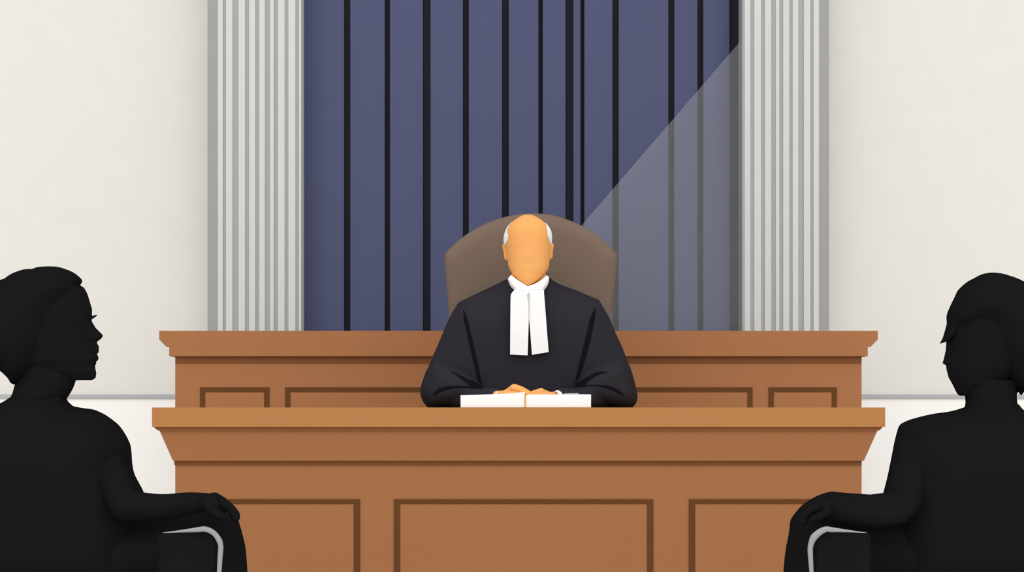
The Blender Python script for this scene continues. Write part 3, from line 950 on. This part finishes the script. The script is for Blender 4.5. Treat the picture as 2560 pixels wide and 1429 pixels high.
hair_r = [(2480, 680.8), (2498.7, 682.4), (2523.4, 689.3), (2541.9, 696), (2560, 705.3), (2584, 724), (2604, 760), (2614, 810), (2612, 870), (2600, 930), (2585, 968), (2574, 985), (2566, 972), (2560, 976), (2552.4, 987.6), (2549.5, 976.5), (2543.8, 982), (2543.4, 975.6), (2530, 965), (2500, 930), (2470, 880), (2440, 830),
          (2410, 822), (2390, 832), (2376, 848), (2366.5, 853.3), (2348.4, 859.2), (2354, 852.5), (2358.6, 844.5), (2363, 831), (2367, 817), (2369.4, 806), (2368.5, 794), (2370, 783), (2375.5, 769), (2387.9, 743), (2399.6, 720.7), (2407, 713.5), (2415.6, 705.8), (2434, 695.4), (2452.5, 686), (2466, 682.4)]
pillow('hair', hair_r, RYR, .105, .10, 'figure_hair', prn, g=.014, corner=50)
jk = pillow_bm([(2413.7, 1016.2), (2400, 1021), (2384.8, 1025.5), (2329, 1034.6), (2292.4, 1043.3), (2267.8, 1051), (2251.4, 1059.5), (2247, 1074), (2241.8, 1093), (2230.2, 1150), (2220, 1198), (2209.8, 1238), (2200, 1290), (2195, 1390), (2205, 1514), (2560, 1516), (2690, 1514), (2705, 1300), (2700, 1150), (2680, 1080), (2640, 1050), (2590, 1036), (2560, 1025.5), (2551, 1020.4), (2543.4, 1011), (2530, 1000), (2480, 1006), (2430, 1006)],
                RYR, .15, .13, g=.02, corner=30, step=7)
slv = pillow_bm([(2300, 1088), (2276, 1074), (2252, 1078), (2242, 1097), (2230.5, 1152), (2220, 1200), (2210, 1238), (2155, 1234), (2110, 1230.8), (2078.7, 1228), (2070, 1232), (2064, 1262), (2070, 1298), (2130, 1312), (2200, 1318), (2262, 1308), (2300, 1270), (2316, 1200), (2316, 1130)],
                 NY, .06, .045, g=.012, corner=28, step=6, lean=.85)
union('jacket', [jk, slv], 'figure_cloth', prn)
tr = pillow_bm([(2540, 1420), (2390, 1350), (2300, 1300), (2200, 1262), (2130, 1240), (2100, 1231), (2078.7, 1228), (2062, 1231.6), (2047, 1237), (2029, 1246), (2011, 1258), (1993, 1276), (1982.6, 1289.8), (1977, 1299), (1974.5, 1318), (1972, 1336), (1966, 1366), (1961.6, 1399), (1959, 1429), (1958, 1500), (1968, 1600), (1980, 1750), (1992, 1950), (2088, 1950), (2090, 1750), (2100, 1530), (2280, 1515), (2480, 1515), (2540, 1480)],
                LY - .03, .085, .075, g=.018, corner=45, step=8)
tr2 = pillow_bm([(2540, 1430), (2380, 1380), (2160, 1345), (2040, 1345), (1990, 1380), (1982, 1440), (1990, 1600), (2005, 1950), (2092, 1950), (2094, 1700), (2100, 1530), (2280, 1515), (2480, 1515)], LY + .14, .08, .07, g=.02, corner=45, step=8)
union('trousers', [tr, tr2], 'figure_cloth', prn)
armchair([(2122, 1323.8), (2077, 1316.8), (2065, 1315), (2050, 1320), (2032, 1333), (2023, 1351), (2019, 1369), (2019.3, 1384), (2021, 1404), (2023.5, 1429)],
         [(2122, 1330), (2080, 1329.6), (2066, 1329.4), (2052, 1336.5), (2039, 1350), (2034, 1361), (2032.4, 1370), (2032.6, 1384), (2033.2, 1404), (2034, 1429)],
         (2166.5, 1331), -1, LY - .30, LY + .30, (2120, 2570), (2720, 2780), [(2178, 1336), (2074, 1332), (2056, 1337), (2044, 1349), (2037, 1368), (2038, 1540), (2178, 1540)],
         'black armchair with a bent grey arm tube under the person facing left')
